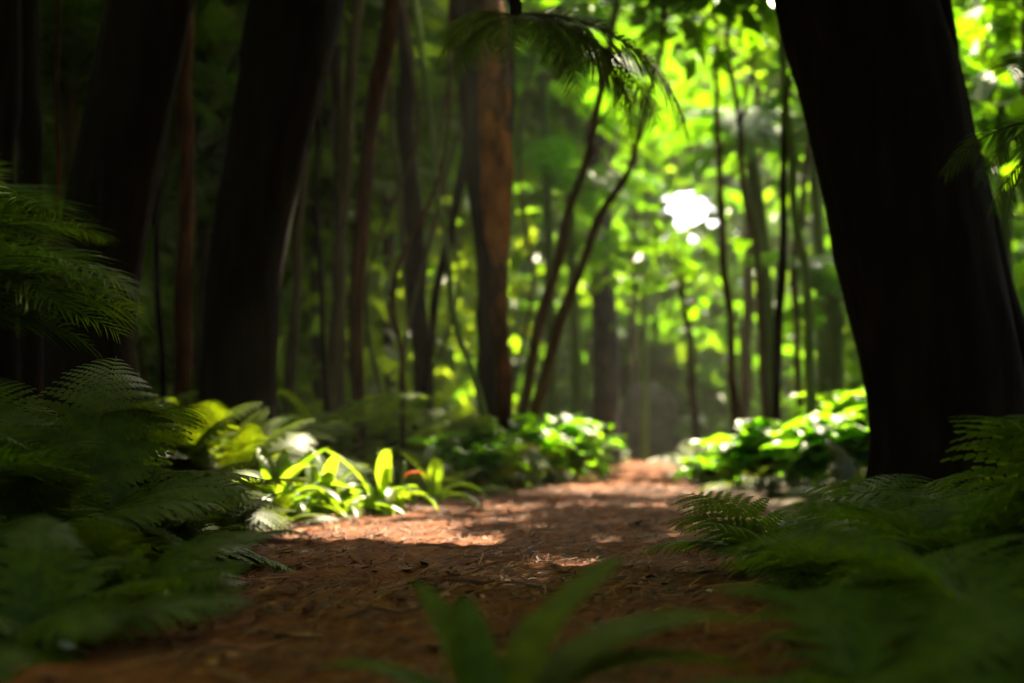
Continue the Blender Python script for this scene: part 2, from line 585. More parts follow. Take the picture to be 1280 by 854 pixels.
def simple_frond(L, a0, a1, pairs=15, wide=0.28, rng=random):
    n = 16
    sp = arch(L, a0, a1, n)
    V, Fs = [], []
    for i in range(pairs):
        t = 0.15 + 0.84 * i / pairs
        f = t * n; k = min(int(f), n - 1); u = f - k
        p = Vector((0, sp[k][0] * (1 - u) + sp[k + 1][0] * u, sp[k][1] * (1 - u) + sp[k + 1][1] * u))
        pl = wide * L * max(0.1, math.sin(PI * (0.2 + 0.8 * (t - 0.15) / 0.85)))
        w2 = 0.36 * L / pairs
        for s in (-1, 1):
            m = len(V)
            V += [tuple(p), tuple(p + Vector((s * pl * 0.5, pl * 0.18 + w2, pl * 0.05))), tuple(p + Vector((s * pl, pl * 0.5, -pl * 0.25))), tuple(p + Vector((s * pl * 0.5, pl * 0.18 - w2, pl * 0.03)))]
            Fs.append((m, m + 1, m + 2, m + 3))
    return np.array(V), np.array(Fs)


def palm_frond(L, a0, a1, pairs=55, leaflet=0.28, droop=0.8, rib=0.012, power=1.0, wdt=0.035, rng=random):
    n = 30
    sp = arch(L, a0, a1, n, power)
    def pos(t):
        f = min(t * n, n - 1e-6); k = int(f); u = f - k
        return Vector((0, sp[k][0] * (1 - u) + sp[k + 1][0] * u, sp[k][1] * (1 - u) + sp[k + 1][1] * u))
    ribp = tube([pos(k / 14) for k in range(15)], [rib * (1 - 0.85 * k / 14) for k in range(15)], 6, cap=False)
    V, Fs = [], []
    for i in range(pairs):
        t = 0.10 + 0.9 * i / pairs
        tt = i / pairs
        ll = leaflet * L * max(0.16, math.sin(PI * (0.22 + 0.72 * tt)) ** 0.7) * rng.uniform(0.88, 1.1)
        p = pos(t)
        tan = (pos(min(t + 0.02, 1)) - pos(t - 0.02)).normalized()
        for s in (-1, 1):
            d = (Vector((s, 0, 0)) + tan * rng.uniform(0.45, 0.8) + Vector((0, 0, rng.uniform(0.0, 0.25)))).normalized()
            q = p.copy()
            wv = (tan - d * tan.dot(d)).normalized()
            m = len(V)
            for k in range(5):
                ww = wdt * ll * (0.55, 1.0, 0.9, 0.6, 0.08)[k]
                V += [tuple(q - wv * ww), tuple(q + wv * ww)]
                if k < 4:
                    Fs.append((m + 2 * k, m + 2 * k + 1, m + 2 * k + 3, m + 2 * k + 2))
                q = q + d * (ll / 4)
                d = (d + Vector((0, 0, -droop * 0.30))).normalized()
    return ribp, (np.array(V), np.array(Fs))


def strap_leaf(L, W, a0, a1, fold=0.25, wave=0.04, curl=0.0, rng=random):
    n = 14
    sp = arch(L, a0, a1, n)
    V, Fs = [], []
    ph = rng.uniform(0, 6)
    for k in range(n + 1):
        t = k / n
        ww = W * (0.28 + 1.0 * math.sin(PI * min(1, 0.08 + t * 0.9)) ** 0.75) * (1 if t < 0.93 else max(0.02, (1 - t) / 0.07))
        dx = curl * t * t * L
        for j, s in enumerate((-1, -0.5, 0, 0.5, 1)):
            zz = fold * abs(s) * ww + wave * W * math.sin(ph + t * 14 + s * 2) * abs(s)
            V.append((dx + s * ww * 0.5, sp[k][0] - 0.3 * zz, sp[k][1] + zz))
    for k in range(n):
        for j in range(4):
            a = k * 5 + j
            Fs.append((a, a + 1, a + 6, a + 5))
    return np.array(V), np.array(Fs)


def broad_plant(nst, H, leafL, nl, spread, rng):
    """Several leaning stems with broad pointed leaves. Returns stems, leaves."""
    st, lv = [], []
    for _ in range(nst):
        az = rng.uniform(0, 2 * PI); lean = rng.uniform(0.1, spread)
        h = H * rng.uniform(0.6, 1.1)
        bx, by = rng.gauss(0, 0.10 * H), rng.gauss(0, 0.10 * H)
        pts = []
        for k in range(7):
            t = k / 6
            pts.append(Vector((bx + math.cos(az) * lean * h * t ** 1.6, by + math.sin(az) * lean * h * t ** 1.6, h * t * (1 - 0.15 * t))))
        st.append(tube(pts, [0.008 * (1 - 0.6 * k / 6) for k in range(7)], 5, cap=False))
        for k in range(nl):
            t = 0.25 + 0.75 * k / nl
            f = t * 6; i = min(int(f), 5)
            p = pts[i].lerp(pts[i + 1], f - i)
            a = k * 2.4 + az + rng.uniform(-0.4, 0.4)
            lf, ff = strap_leaf(leafL * rng.uniform(0.6, 1.1), leafL * rng.uniform(0.26, 0.38), rng.uniform(10, 50), rng.uniform(-50, -10), 0.2, 0.05, rng.uniform(-0.1, 0.1), rng)
            c, s = math.cos(a), math.sin(a)
            x, y = lf[:, 0].copy(), lf[:, 1].copy()
            lf[:, 0] = x * c - y * s + p.x; lf[:, 1] = x * s + y * c + p.y; lf[:, 2] += p.z
            lv.append((lf, ff))
    return cat_parts(st), cat_parts(lv)


def place(v, az, tilt, sc, loc):
    v = v * sc
    c, s = math.cos(tilt), math.sin(tilt)
    y, z = v[:, 1] * c - v[:, 2] * s, v[:, 1] * s + v[:, 2] * c
    x = v[:, 0]
    c, s = math.cos(az), math.sin(az)
    return np.stack([x * c - y * s + loc[0], x * s + y * c + loc[1], z + loc[2]], 1)


# mesh libraries
FR = random.Random(5)
FERN_LOW = [mk("frond", *fern_frond(1.0, a0, a1, rng=FR), M_FERN, link=False) for a0, a1 in ((42, -25), (35, -40), (50, -30), (30, -15))]
FERN_HIGH = [mk("frond", *fern_frond(1.0, a0, a1, rng=FR), M_FERN, link=False) for a0, a1 in ((75, -10), (66, -35), (82, 5))]
BLUE = [mk("frond", *fern_frond(1.0, a0, a1, pairs=15, pinnules=9, wide=0.36, slim=0.62, rng=FR), M_FERN_BLUE, link=False) for a0, a1 in ((48, -28), (38, -38), (58, -30), (66, -22), (30, -20))]
PALMS = []
for a0, a1, dr in ((55, -45, 0.8), (40, -60, 1.0), (70, -30, 0.7)):
    rb, lf = palm_frond(1.0, a0, a1, droop=dr, rng=FR)
    PALMS.append((mk("rib", *rb, M_RIB, link=False), mk("frond", *lf, M_PALM, link=False)))
for a0, a1, dr in ((22, -60, 0.85), (8, -55, 1.0)):
    rb, lf = palm_frond(1.0, a0, a1, pairs=58, leaflet=0.36, droop=dr, wdt=0.017, rng=FR)
    PALMS.append((mk("rib", *rb, M_RIB, link=False), mk("frond", *lf, M_PALM, link=False)))
FEATHER = []
for a0, a1, dr in ((60, -30, 0.35), (45, -35, 0.4), (75, -20, 0.3)):
    rb, lf = palm_frond(1.0, a0, a1, pairs=46, leaflet=0.36, droop=dr, rib=0.007, wdt=0.022, rng=FR)
    FEATHER.append((mk("rib", *rb, M_RIB, link=False), mk("frond", *lf, M_PALM, link=False)))
STRAPS = [mk("leaf", *strap_leaf(1.0, w_, a0, a1, rng=FR), M_STRAP, link=False) for w_, a0, a1 in ((0.13, 78, -15), (0.11, 62, -45), (0.14, 85, 30), (0.10, 48, -50), (0.12, 74, -70))]

# ------------------------------------------------------------------ plants


def fern(label, px, d, size, n, group, lib=None, high=0.3, az=None, x=None, name="fern", dz=0.0):
    xx = (px - CX) / F * d if x is None else x
    z = ground_z(xx, d) + dz
    t = thing(name, label, "fern", (xx, d, z), group)
    a = random.uniform(0, 6.28)
    for k in range(n):
        up = random.random() < high
        me = random.choice(FERN_HIGH if up and lib is None else (lib or FERN_LOW))
        aa = a + k * 2.399963 if az is None else R(random.uniform(*az))
        inst("frond", me, t, (0, 0, 0), (random.uniform(-0.2, 0.35), random.uniform(-0.45, 0.45), aa), size * random.uniform(0.75, 1.12))
    if random.random() < 0.6:
        o = t.children[random.randrange(len(t.children))] if len(t.children) else inst("frond", lib[0] if lib else FERN_LOW[0], t)
        o.material_slots[0].link = 'OBJECT'; o.material_slots[0].material = M_DEAD
        o.rotation_euler.x -= 0.25
    return t


GL = "ferns on the dark left bank"
fern("dark fern at the lower left corner, fronds spilling onto the brown path", 40, 3.3, 0.50, 13, GL)
fern("low shaded fern whose fronds reach furthest over the left path edge", 150, 3.9, 0.50, 13, GL)
fern("dark arching fern at the left picture edge, half hidden by feathery fronds", -20, 4.2, 0.75, 12, GL, high=0.5)
fern("large dim fern below the leftmost thick trunk with drooping front fronds", 95, 4.9, 0.92, 15, GL, high=0.45)
fern("shaded fern between the corner fern and the thick leftmost trunk", 40, 5.4, 1.0, 13, GL, high=0.5)
fern("spreading dark fern low on the path edge below the sunlit strap leaves", 230, 5.3, 0.52, 14, GL)
fern("small dim fern beside the path just before the first sun patch", 300, 6.4, 0.42, 12, GL)
fern("dull green fern directly under the bright bushy fern on the bank", 215, 6.6, 0.78, 14, GL, high=0.4)
fern("small dark fern tucked below the long arching strap leaf", 345, 7.6, 0.36, 11, GL)
fern("tall yellowish fern frond clump leaning in from the left edge", -5, 5.0, 0.95, 9, GL, high=0.7)
fern("bright bushy fern in sunlight right of the thick leftmost trunk", 225, 8.9, 0.85, 20, "sunlit bank plants", high=0.8)
fern("smaller sunlit fern touching the white strap leaf from behind", 300, 8.9, 0.8, 16, "sunlit bank plants", high=0.75)
fern("half lit fern at the foot of the thick leftmost trunk", 195, 9.3, 0.9, 14, "sunlit bank plants", high=0.7)
fern("dim fern behind the sunlit ones, between the two thick left trunks", 250, 11.0, 0.9, 12, "sunlit bank plants", high=0.5)

GR = "ferns on the dark right bank"
fern("bluish dark fern spilling onto the right path edge, nearest the bare earth", 985, 5.0, 0.58, 15, GR, BLUE)
fern("bluish fern behind the path edge fern, in front of the black trunk", 1065, 5.8, 0.62, 15, GR, BLUE)
fern("flat dark fern right under the base of the big black trunk", 1160, 6.2, 0.66, 15, GR, BLUE)
fern("fern with raised fronds crossing the black trunk at the right edge", 1290, 5.0, 0.85, 14, GR, BLUE)
fern("broad olive fern filling the lower right, between trunk and picture corner", 1200, 4.2, 0.70, 16, GR, BLUE)
fern("small dark fern beside bare earth below the bluish path edge fern", 1085, 4.2, 0.52, 14, GR, BLUE)
fern("blurred fern at the lower right corner, arching over the bottom edge", 1250, 3.0, 0.66, 16, GR, BLUE)
fern("very blurred low frond fan at the bottom edge, right of the centre plant", 1090, 2.5, 0.46, 14, GR, BLUE)
fern("dim fern at the right edge behind the olive fern", 1350, 4.3, 0.9, 14, GR, BLUE)
fern("half shaded fern between the big black trunk and the glowing plants", 1060, 9.3, 0.55, 12, "sunlit bank plants")


def feather(label, x, y, size, n, az, group=None, z=None):
    t = thing("feathery_palm", label, "palm", (x, y, ground_z(x, y) if z is None else z), group)
    if z is not None:
        g = ground_z(x, y) - z
        mk("trunk", *tube([(0, 0, g - 0.05), (0.01, 0, g * 0.5), (0, 0, 0.02)], [0.05, 0.045, 0.04], 12, 0.15), M_BARK, t)
    for k in range(n):
        rb, lf = random.choice(FEATHER)
        f = inst("frond", lf, t, (0, 0, 0), (random.uniform(-0.1, 0.25), random.uniform(-0.25, 0.25), R(random.uniform(*az))), size * random.uniform(0.8, 1.1))
        inst("rib", rb, f)
    return t


feather("feathery young palm at the left edge with fine drooping leaflets", -2.05, 4.5, 0.95, 17, (-190, 60), z=0.78)
feather("taller feathery palm at the left edge, behind the fine leaflets, before the black trunks", -2.75, 6.3, 1.2, 14, (-180, 60), z=1.15)
feather("second feathery palm low at the left edge below the fine leaflets", -1.75, 3.7, 0.85, 10, (-180, 0))


def strap_plant(label, px, d, size, n, group, az=(-180, 180), cat="plant", name="strap_leaf_plant", width=1.0, mat=None):
    xx = (px - CX) / F * d
    t = thing(name, label, cat, (xx, d, ground_z(xx, d)), group)
    for k in range(n):
        me = random.choice(STRAPS)
        sc = size * random.uniform(0.6, 1.1)
        o = inst("leaf", me, t, (random.gauss(0, 0.03), random.gauss(0, 0.03), 0), (random.uniform(-0.15, 0.15), random.uniform(-0.2, 0.2), R(random.uniform(*az))), (sc * width, sc, sc))
        if mat:
            o.material_slots[0].link = 'OBJECT'
            o.material_slots[0].material = mat
    return t


GS = "sunlit bank plants"
sp1 = strap_plant("pale sunlit strap-leaf plant with one long leaf arching towards the path", 350, 8.5, 0.60, 24, GS)
inst("leaf", STRAPS[0], sp1, (0, 0, 0.05), (R(-8), 0, R(-80)), (0.55, 0.55, 0.42))
inst("leaf", STRAPS[2], sp1, (0.02, 0, 0.05), (0, 0, R(50)), 0.42)
strap_plant("low pale strap-leaf plant between the long arching leaf and the red leaf plant", 408, 8.8, 0.52, 22, GS)
sp2 = strap_plant("sunlit strap-leaf plant with upright stalks and one orange red leaf", 480, 9.1, 0.55, 22, GS)
for k, (dx, h) in enumerate(((-0.10, 0.30), (-0.03, 0.42), (0.04, 0.33), (0.10, 0.36))):
    mk("stalk", *tube([Vector((dx, 0.02 * k, 0)), Vector((dx * 1.2, 0.02, h * 0.6)), Vector((dx * 1.3, 0.0, h))], [0.016, 0.018, 0.012], 7), M_BARK_GREEN, sp2)
rl = inst("red_leaf", STRAPS[3], sp2, (0.12, -0.02, 0.26), (0, 0, R(-70)), (0.24, 0.2, 0.2))
rl.material_slots[0].link = 'OBJECT'; rl.material_slots[0].material = M_RED
rl["label"] = "single orange red withered leaf"
strap_plant("small half lit strap-leaf plant at the path edge right of the red leaf", 540, 10.2, 0.5, 14, GS)

GD = "dark broad plants behind the left bank"
for px, d, s, lab in ((400, 11.5, 0.95, "big dark strap-leaf plant behind the long arching leaf, below the second thick trunk"),
                      (470, 12.5, 1.05, "tall dim plant with raised strap leaves behind the red leaf plant"),
                      (540, 13.5, 1.05, "dark sprawling strap-leaf plant below the orange barked trunk"),
                      (330, 12.0, 0.9, "dark plant at the foot of the second thick trunk")):
    strap_plant(lab, px, d, s, 14, GD, mat=M_FERN_BLUE)


def leafy(label, px, d, nst, H, leafL, nl, spread, group, seed, mat=M_BROAD):
    xx = (px - CX) / F * d
    t = thing("leafy_plant", label, "plant", (xx, d, ground_z(xx, d)), group)
    st, lv = broad_plant(nst, H, leafL, nl, spread, random.Random(seed))
    mk("stem", *st, M_BARK_GREEN, t)
    mk("foliage", *lv, mat, t)
    return t


GC = "leafy plants at the path's left bend"
leafy("dull green leafy plant right of the red leaf plant", 590, 12.5, 13, 0.65, 0.5, 7, 0.8, GC, 1)
leafy("mid green leafy plant below the two leaning slender trunks", 650, 13.8, 13, 0.75, 0.5, 7, 0.8, GC, 2)
leafy("leafy plant with two brightly lit leaves beside the far path", 700, 15.2, 13, 0.8, 0.5, 7, 0.7, GC, 3)
leafy("low leafy plant furthest along the left path edge", 722, 18.5, 11, 0.7, 0.45, 7, 0.8, GC, 4)
leafy("dim leafy plant behind the dull green one, below the orange trunk", 610, 16.0, 11, 0.8, 0.5, 7, 0.6, GC, 5)
GG = "glowing plants beside the black trunk"
leafy("glowing sunlit plant with white glints, its tip standing highest", 945, 13.2, 12, 0.75, 0.5, 7, 0.6, GG, 6)
leafy("glowing leafy plant in the middle of the bright group by the trunk", 1010, 12.6, 12, 0.62, 0.5, 7, 0.7, GG, 7)
leafy("glowing leafy plant touching the left side of the big black trunk", 1075, 12.2, 12, 0.78, 0.5, 7, 0.7, GG, 8)
leafy("low pale green plant at the right path edge beside the sunlit earth", 890, 14.5, 8, 0.32, 0.42, 6, 0.9, GG, 9)
leafy("tall bright plant rising behind the glowing group next to the black trunk", 1065, 15.0, 10, 1.0, 0.5, 8, 0.5, GG, 10)

# blurred plant in front of everything
fg = thing("strap_leaf_plant", "blurred dark green plant closest to the viewer, leaves fanning up from the bottom edge", "plant", ((600 - CX) / F * 2.2, 2.2, path_z(-0.05, 2.2) - 0.02))
for az, tl, L, wd, me in ((-66, 0.0, 0.60, 0.50, 0), (-74, -0.12, 0.56, 0.45, 0), (-58, 0.12, 0.50, 0.40, 2), (15, 0.2, 0.38, 0.34, 2), (42, 0.2, 0.42, 0.34, 2), (62, 0.0, 0.40, 0.40, 0), (85, -0.1, 0.42, 0.42, 1),
                          (-96, -0.2, 0.46, 0.40, 1), (170, -0.1, 0.3, 0.5, 4), (-150, -0.1, 0.3, 0.5, 4), (-20, 0.1, 0.36, 0.32, 2), (120, -0.1, 0.36, 0.5, 0)):
    o = inst("leaf", STRAPS[me], fg, (random.gauss(0, 0.02), random.gauss(0, 0.02), 0), (tl, 0, R(az)), (L * wd * 2.9, L * 1.05, L * 0.70))
    o.material_slots[0].link = 'OBJECT'; o.material_slots[0].material = M_FERN
fl = thing("white_flower", "tiny white flower standing among the blurred leaves at the bottom edge", "flower", (at(551, 795, 2.5).x, 2.5, path_z(at(551, 795, 2.5).x, 2.5)))
zz = at(551, 795, 2.5).z - fl.location.z
mk("stem", *tube([(0, 0, 0), (0.004, 0, zz * 0.6), (0, 0, zz)], [0.0025, 0.002, 0.002], 6), M_BARK_GREEN, fl)
pv = []
for k in range(5):
    v, f = strap_leaf(0.022, 0.016, 50, 0, 0.1, 0.0, 0, FR)
    pv.append((place(v, k * 2 * PI / 5, 0, 1.0, (0, 0, zz)), f))
mk("petals", *cat_parts(pv), M_PETAL, fl)

# pale stones on the path
for label, px, py, s in (("white pebble at the bottom left corner of the path", 88, 838, 0.016),
                         ("smaller pale pebble left of the white one in the path corner", 62, 832, 0.010),
                         ("pale pebble on the path right of the blurred front plant", 741, 800, 0.009),
                         ("pale chip at the far edge of the first sun patch on the path", 505, 671, 0.014),
                         ("pale chip at the left end of the first sun patch", 383, 703, 0.014),
                         ("tiny pale stone beside the bluish path edge fern", 884, 748, 0.008)):
    d = 0.5 * F / (py - HORIZON)
    x = (px - CX) / F * d
    V, Fs = [], []
    n1, n2 = 8, 12
    sd_ = random.uniform(0, 50)
    for i in range(n1 + 1):
        th = PI * i / n1
        for j in range(n2):
            ph = 2 * PI * j / n2
            q = Vector((math.sin(th) * math.cos(ph), math.sin(th) * math.sin(ph), math.cos(th)))
            r = s * (1 + 0.35 * mnoise.noise(q * 1.3 + Vector((sd_, 0, 0))))
            V.append((q.x * r * 1.4, q.y * r, q.z * r * 0.65))
    for i in range(n1):
        for j in range(n2):
            Fs.append((i * n2 + j, i * n2 + (j + 1) % n2, (i + 1) * n2 + (j + 1) % n2, (i + 1) * n2 + j))
    o = mk("pebble", V, Fs, M_PEBBLE)
    o.location = (x, d, path_z(x, d) + s * 0.5)
    o.rotation_euler = (0, 0, random.uniform(0, 3))
    tag(o, label, "pebble", "pale stones on the path")

# ------------------------------------------------------------------ trees


def trunk_curve(knots, d, base_d=None):
    """knots: (px, py, width_px) from low to high; continued down to the soil and up to the leaf roof."""
    P = [at(px, py, d) for px, py, w_ in knots]
    rads = [w_ / F * d / 2 for _, _, w_ in knots]
    gz = ground_z(P[0].x, d) - 0.15
    dirn = (P[1] - P[0]); dirn /= max(dirn.z, 0.05)
    b = P[0] - dirn * (P[0].z - gz) * 0.8
    b.z = gz
    P.insert(0, b); rads.insert(0, rads[0] * 1.18)
    return P, rads


def leaf_cloud(centre, radii, n, clumps, size, rng=RNG, thresh=True, strength=1.0):
    C = rng.normal(size=(clumps, 3))
    C /= np.linalg.norm(C, axis=1)[:, None]
    C *= rng.random((clumps, 1)) ** 0.45
    C = C * np.array(radii) + np.array(centre)
    k = rng.integers(0, clumps, n)
    P = C[k] + rng.normal(size=(n, 3)) * np.array(radii) * 0.17
    if thresh:
        P = sun_filter(P, strength)
    return scatter(P, size * rng.uniform(0.6, 1.25, len(P)), up=0.8)


def tree(label, knots, d, mat, top=7.0, crown=None, group=None, name="tree", seg=10, bumpy=0.12, step=0.12, cmat=None, lean=None, limbs=0):
    P, rads = trunk_curve(knots, d)
    up = (P[-1] - P[-2]).normalized()
    if lean:
        up = Vector(lean).normalized()
    if P[-1].z < top:
        h = top - P[-1].z
        mid = P[-1] + up * (h * 0.5 / max(up.z, 0.4))
        up2 = (up + Vector((0, 0, 0.6))).normalized()
        end = mid + up2 * (h * 0.5 / up2.z)
        P += [mid, end]; rads += [rads[-1] * 0.85, rads[-1] * 0.55]
    PP, rr = resample(P, rads, step)
    base = P[0].copy()
    thin = rads[1] < 0.14
    for k, q in enumerate(PP):
        h = q.z - base.z
        if thin:
            PP[k] = q + Vector((mnoise.noise(Vector((base.x * 9, h * 1.1, 1))), mnoise.noise(Vector((base.x * 9, h * 1.1, 5))), 0)) * 0.07 * min(1, h)
            rr[k] *= 1 + 0.22 * mnoise.noise(Vector((base.x * 5, h * 3.5, 2)))
        elif h < 0.9:
            rr[k] *= 1 + 0.32 * ((0.9 - h) / 0.9) ** 2
    t = thing(name, label, "tree", base, group)
    loc = [p - base for p in PP]
    mk("trunk", *tube(loc, rr, seg, bumpy, base.x * 7), mat, t)
    tip = PP[-1]
    for k in range(limbs):
        i = int(len(PP) * random.uniform(0.6, 0.95))
        a = random.uniform(0, 6.28)
        L = random.uniform(0.8, 1.8)
        q0 = PP[i] - base
        pts = [q0 + Vector((math.cos(a) * L * u, math.sin(a) * L * u, L * 0.7 * u + 0.2 * u * u)) for u in (0, 0.35, 0.7, 1)]
        pts, r2 = resample(pts, [rr[i] * 0.55, rr[i] * 0.4, rr[i] * 0.28, rr[i] * 0.12], 0.15)
        mk("branch", *tube(pts, r2, 6, 0.1), mat, t)
    if crown:
        radii, n, cl, size, off = crown
        c = np.array(tip) + np.array(off)
        V, Fa = leaf_cloud(c, radii, n, cl, size)
        mk("crown", V - np.array(base), Fa, cmat or M_CROWN, t)
    return t, tip


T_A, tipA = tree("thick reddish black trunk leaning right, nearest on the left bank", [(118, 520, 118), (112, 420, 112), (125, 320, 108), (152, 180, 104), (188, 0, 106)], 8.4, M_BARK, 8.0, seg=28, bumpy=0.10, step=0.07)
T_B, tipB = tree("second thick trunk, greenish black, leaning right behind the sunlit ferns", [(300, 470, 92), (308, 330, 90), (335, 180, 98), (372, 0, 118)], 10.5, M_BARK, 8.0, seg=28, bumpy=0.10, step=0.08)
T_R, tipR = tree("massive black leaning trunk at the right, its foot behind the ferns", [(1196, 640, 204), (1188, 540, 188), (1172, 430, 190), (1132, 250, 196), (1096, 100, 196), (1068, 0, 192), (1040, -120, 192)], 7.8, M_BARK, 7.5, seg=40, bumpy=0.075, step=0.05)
tree("narrow black trunk standing close behind the massive black trunk's right side", [(1290, 470, 34), (1255, 380, 36), (1228, 280, 40), (1198, 160, 40), (1168, 20, 42)], 8.8, M_BARK, 7.0, seg=14)
GT = "thin trunks between the thick ones"
tree("straight dark trunk near the left edge, left of the thick leaning trunk", [(42, 400, 30), (40, 200, 30), (36, 0, 32)], 11.0, M_BARK, 7.5, group=GT, seg=14)
tree("black trunk at the very left picture edge", [(4, 420, 34), (6, 200, 34), (10, 0, 34)], 10.0, M_BARK, 7.5, group=GT, seg=14)
tree("thin liana stem with orange tinge beside the thick leftmost trunk", [(66, 330, 7), (74, 230, 7), (70, 120, 6), (72, 0, 6)], 10.0, M_BARK_RED, 6.5, group=GT, seg=8)
tree("brownish thin trunk between the two thick left trunks", [(228, 470, 22), (232, 330, 21), (233, 180, 20), (230, 0, 20)], 13.0, M_BARK_RED, 7.5, group=GT)
tree("thin dark stem just right of the second thick trunk", [(362, 460, 13), (372, 330, 12), (379, 200, 11), (384, 0, 11)], 13.0, M_BARK_THIN, 7.0, group=GT)
tree("dark slender trunk left of the reddish leaning one", [(414, 460, 15), (424, 330, 14), (434, 230, 14), (446, 60, 14), (452, -20, 12)], 14.0, M_BARK_THIN, 7.5, group=GT)
tree("reddish trunk leaning right, between second thick trunk and orange barked trunk", [(450, 480, 17), (453, 330, 18), (455, 240, 20), (470, 120, 22), (490, 0, 23)], 12.0, M_BARK_RED, 7.5, group=GT, seg=12)
tree("dark upright trunk in shade left of the orange barked trunk", [(524, 440, 26), (519, 300, 25), (512, 160, 22), (500, 0, 20)], 15.5, M_BARK, 8.0, group=GT, seg=14)
tree("dark crooked stem bending up to the right, just left of the orange barked trunk", [(530, 470, 11), (540, 400, 11), (552, 340, 11), (574, 240, 12), (590, 130, 13), (600, 0, 12)], 14.0, M_BARK, 7.5, group=GT)
tree("pale thin stem leaning left under the hanging fern fronds", [(592, 470, 8), (572, 410, 8), (560, 350, 8), (548, 250, 7), (530, 100, 7)], 13.0, M_BARK_GREEN, 6.5, group=GT, seg=8)
tree("black trunk directly behind the trunk with orange peeling bark", [(610, 470, 26), (604, 330, 26), (598, 200, 28), (584, 60, 36), (578, -20, 36)], 14.6, M_BARK, 7.5, group=GT, seg=14)

# lianas and poles in the shade: nothing tells one from the next
for k in range(18):
    px = random.uniform(10, 640)
    d = random.uniform(11.5, 19)
    w_ = random.uniform(4, 9)
    lean = random.uniform(-90, 110)
    bend = random.uniform(-25, 25)
    tree("thin dark liana or pole rising through the shade among the left trunks", [(px, 500, w_), (px + lean * 0.3 + bend, 350, w_), (px + lean * 0.6 - bend, 180, w_ * 0.9), (px + lean, 0, w_ * 0.9)], d,
         random.choice((M_BARK, M_BARK_THIN, M_BARK_RED)), 7.5, group="lianas and poles in the shade", name="liana", seg=7)

# tree ferns
def palm_tree(label, knots, d, mat, fronds, crown_at=None, name="tree_fern", lib=None, group=None, fmat=None):
    P, rads = trunk_curve(knots, d)
    if crown_at:
        P.append(crown_at); rads.append(rads[-1] * 0.9)
    PP, rr = resample(P, rads, 0.07)
    base = P[0]
    t = thing(name, label, "tree fern", base, group)
    mk("trunk", *tube([p - base for p in PP], rr, 18, 0.10, base.x * 3, freq=2.0), mat, t)
    tip = PP[-1] - base
    for k, (az, tilt, roll, L, v) in enumerate(fronds):
        rb, lf = (lib or PALMS)[v]
        f = inst("frond", lf, t, tip, (tilt, roll, R(az)), L)
        inst("rib", rb, f)
    return t


# az is measured from +Y counter-clockwise: -90 points right, 90 left, 180 towards the viewer
H1 = at(645, 20, 7.0)
fr1 = [(-86, -0.26, 0.55, 1.22, 3), (-106, -0.5, 0.45, 0.9, 3), (-78, -0.42, 0.75, 1.1, 3), (-70, -0.1, 0.4, 1.05, 4), (-125, -0.65, 0.2, 0.6, 3), (105, -0.55, -0.2, 0.5, 3), (95, -0.25, -0.3, 0.52, 3), (120, -0.4, -0.2, 0.5, 4), (165, -0.6, 0.1, 0.42, 3), (-140, -0.55, 0.2, 0.5, 3), (70, 0.0, 0, 0.5, 3),
       (30, 0.1, 0, 0.6, 3), (-30, 0.1, 0, 0.7, 3)]
hf = thing("hanging_fern", "fine fern fronds hanging in at the top, in front of the orange barked trunk", "fern", H1)
mk("rootstock", *tube([(-0.02, 0.06, 0.13), (0, 0.02, 0.06), (0, 0, 0), (0.01, -0.02, -0.05)], [0.025, 0.032, 0.03, 0.012], 12, 0.25), M_BARK, hf)
for az, tilt, roll, L, v in fr1:
    rb, lf = PALMS[v]
    f = inst("frond", lf, hf, (0, 0, 0), (tilt, roll, R(az)), L)
    inst("rib", rb, f)
lb = Vector(T_B.location)
pts, r2 = resample([Vector((-1.62, 10.4, 3.7)) - lb, Vector((-1.0, 9.2, 3.75)) - lb, Vector((-0.4, 8.0, 3.3)) - lb, H1 + Vector((-0.06, 0.08, 0.14)) - lb, H1 + Vector((0.5, -0.5, 0.32)) - lb], [0.09, 0.07, 0.045, 0.028, 0.018], 0.08)
mk("branch", *tube(pts, r2, 10, 0.15), M_BARK, T_B)
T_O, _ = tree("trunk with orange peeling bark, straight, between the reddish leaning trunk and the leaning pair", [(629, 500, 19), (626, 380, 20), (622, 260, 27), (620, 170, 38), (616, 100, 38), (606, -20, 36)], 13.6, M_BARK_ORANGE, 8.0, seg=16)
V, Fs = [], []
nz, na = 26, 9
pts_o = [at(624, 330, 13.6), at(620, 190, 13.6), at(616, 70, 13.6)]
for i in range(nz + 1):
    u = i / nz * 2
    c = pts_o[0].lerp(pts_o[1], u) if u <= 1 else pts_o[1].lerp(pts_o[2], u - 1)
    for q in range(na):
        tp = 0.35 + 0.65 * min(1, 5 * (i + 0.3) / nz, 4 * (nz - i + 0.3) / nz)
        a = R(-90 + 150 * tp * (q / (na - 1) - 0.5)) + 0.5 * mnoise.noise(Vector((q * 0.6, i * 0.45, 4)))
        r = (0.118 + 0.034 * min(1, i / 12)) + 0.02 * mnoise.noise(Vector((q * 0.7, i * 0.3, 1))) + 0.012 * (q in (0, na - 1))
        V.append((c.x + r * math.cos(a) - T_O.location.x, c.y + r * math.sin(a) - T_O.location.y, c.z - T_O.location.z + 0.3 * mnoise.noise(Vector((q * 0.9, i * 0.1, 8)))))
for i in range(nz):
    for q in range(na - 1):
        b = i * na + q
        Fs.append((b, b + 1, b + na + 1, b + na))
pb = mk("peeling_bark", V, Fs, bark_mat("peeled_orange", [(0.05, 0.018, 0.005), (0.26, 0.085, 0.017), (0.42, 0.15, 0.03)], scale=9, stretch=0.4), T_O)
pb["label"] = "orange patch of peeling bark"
H2 = at(1000, -95, 7.4)
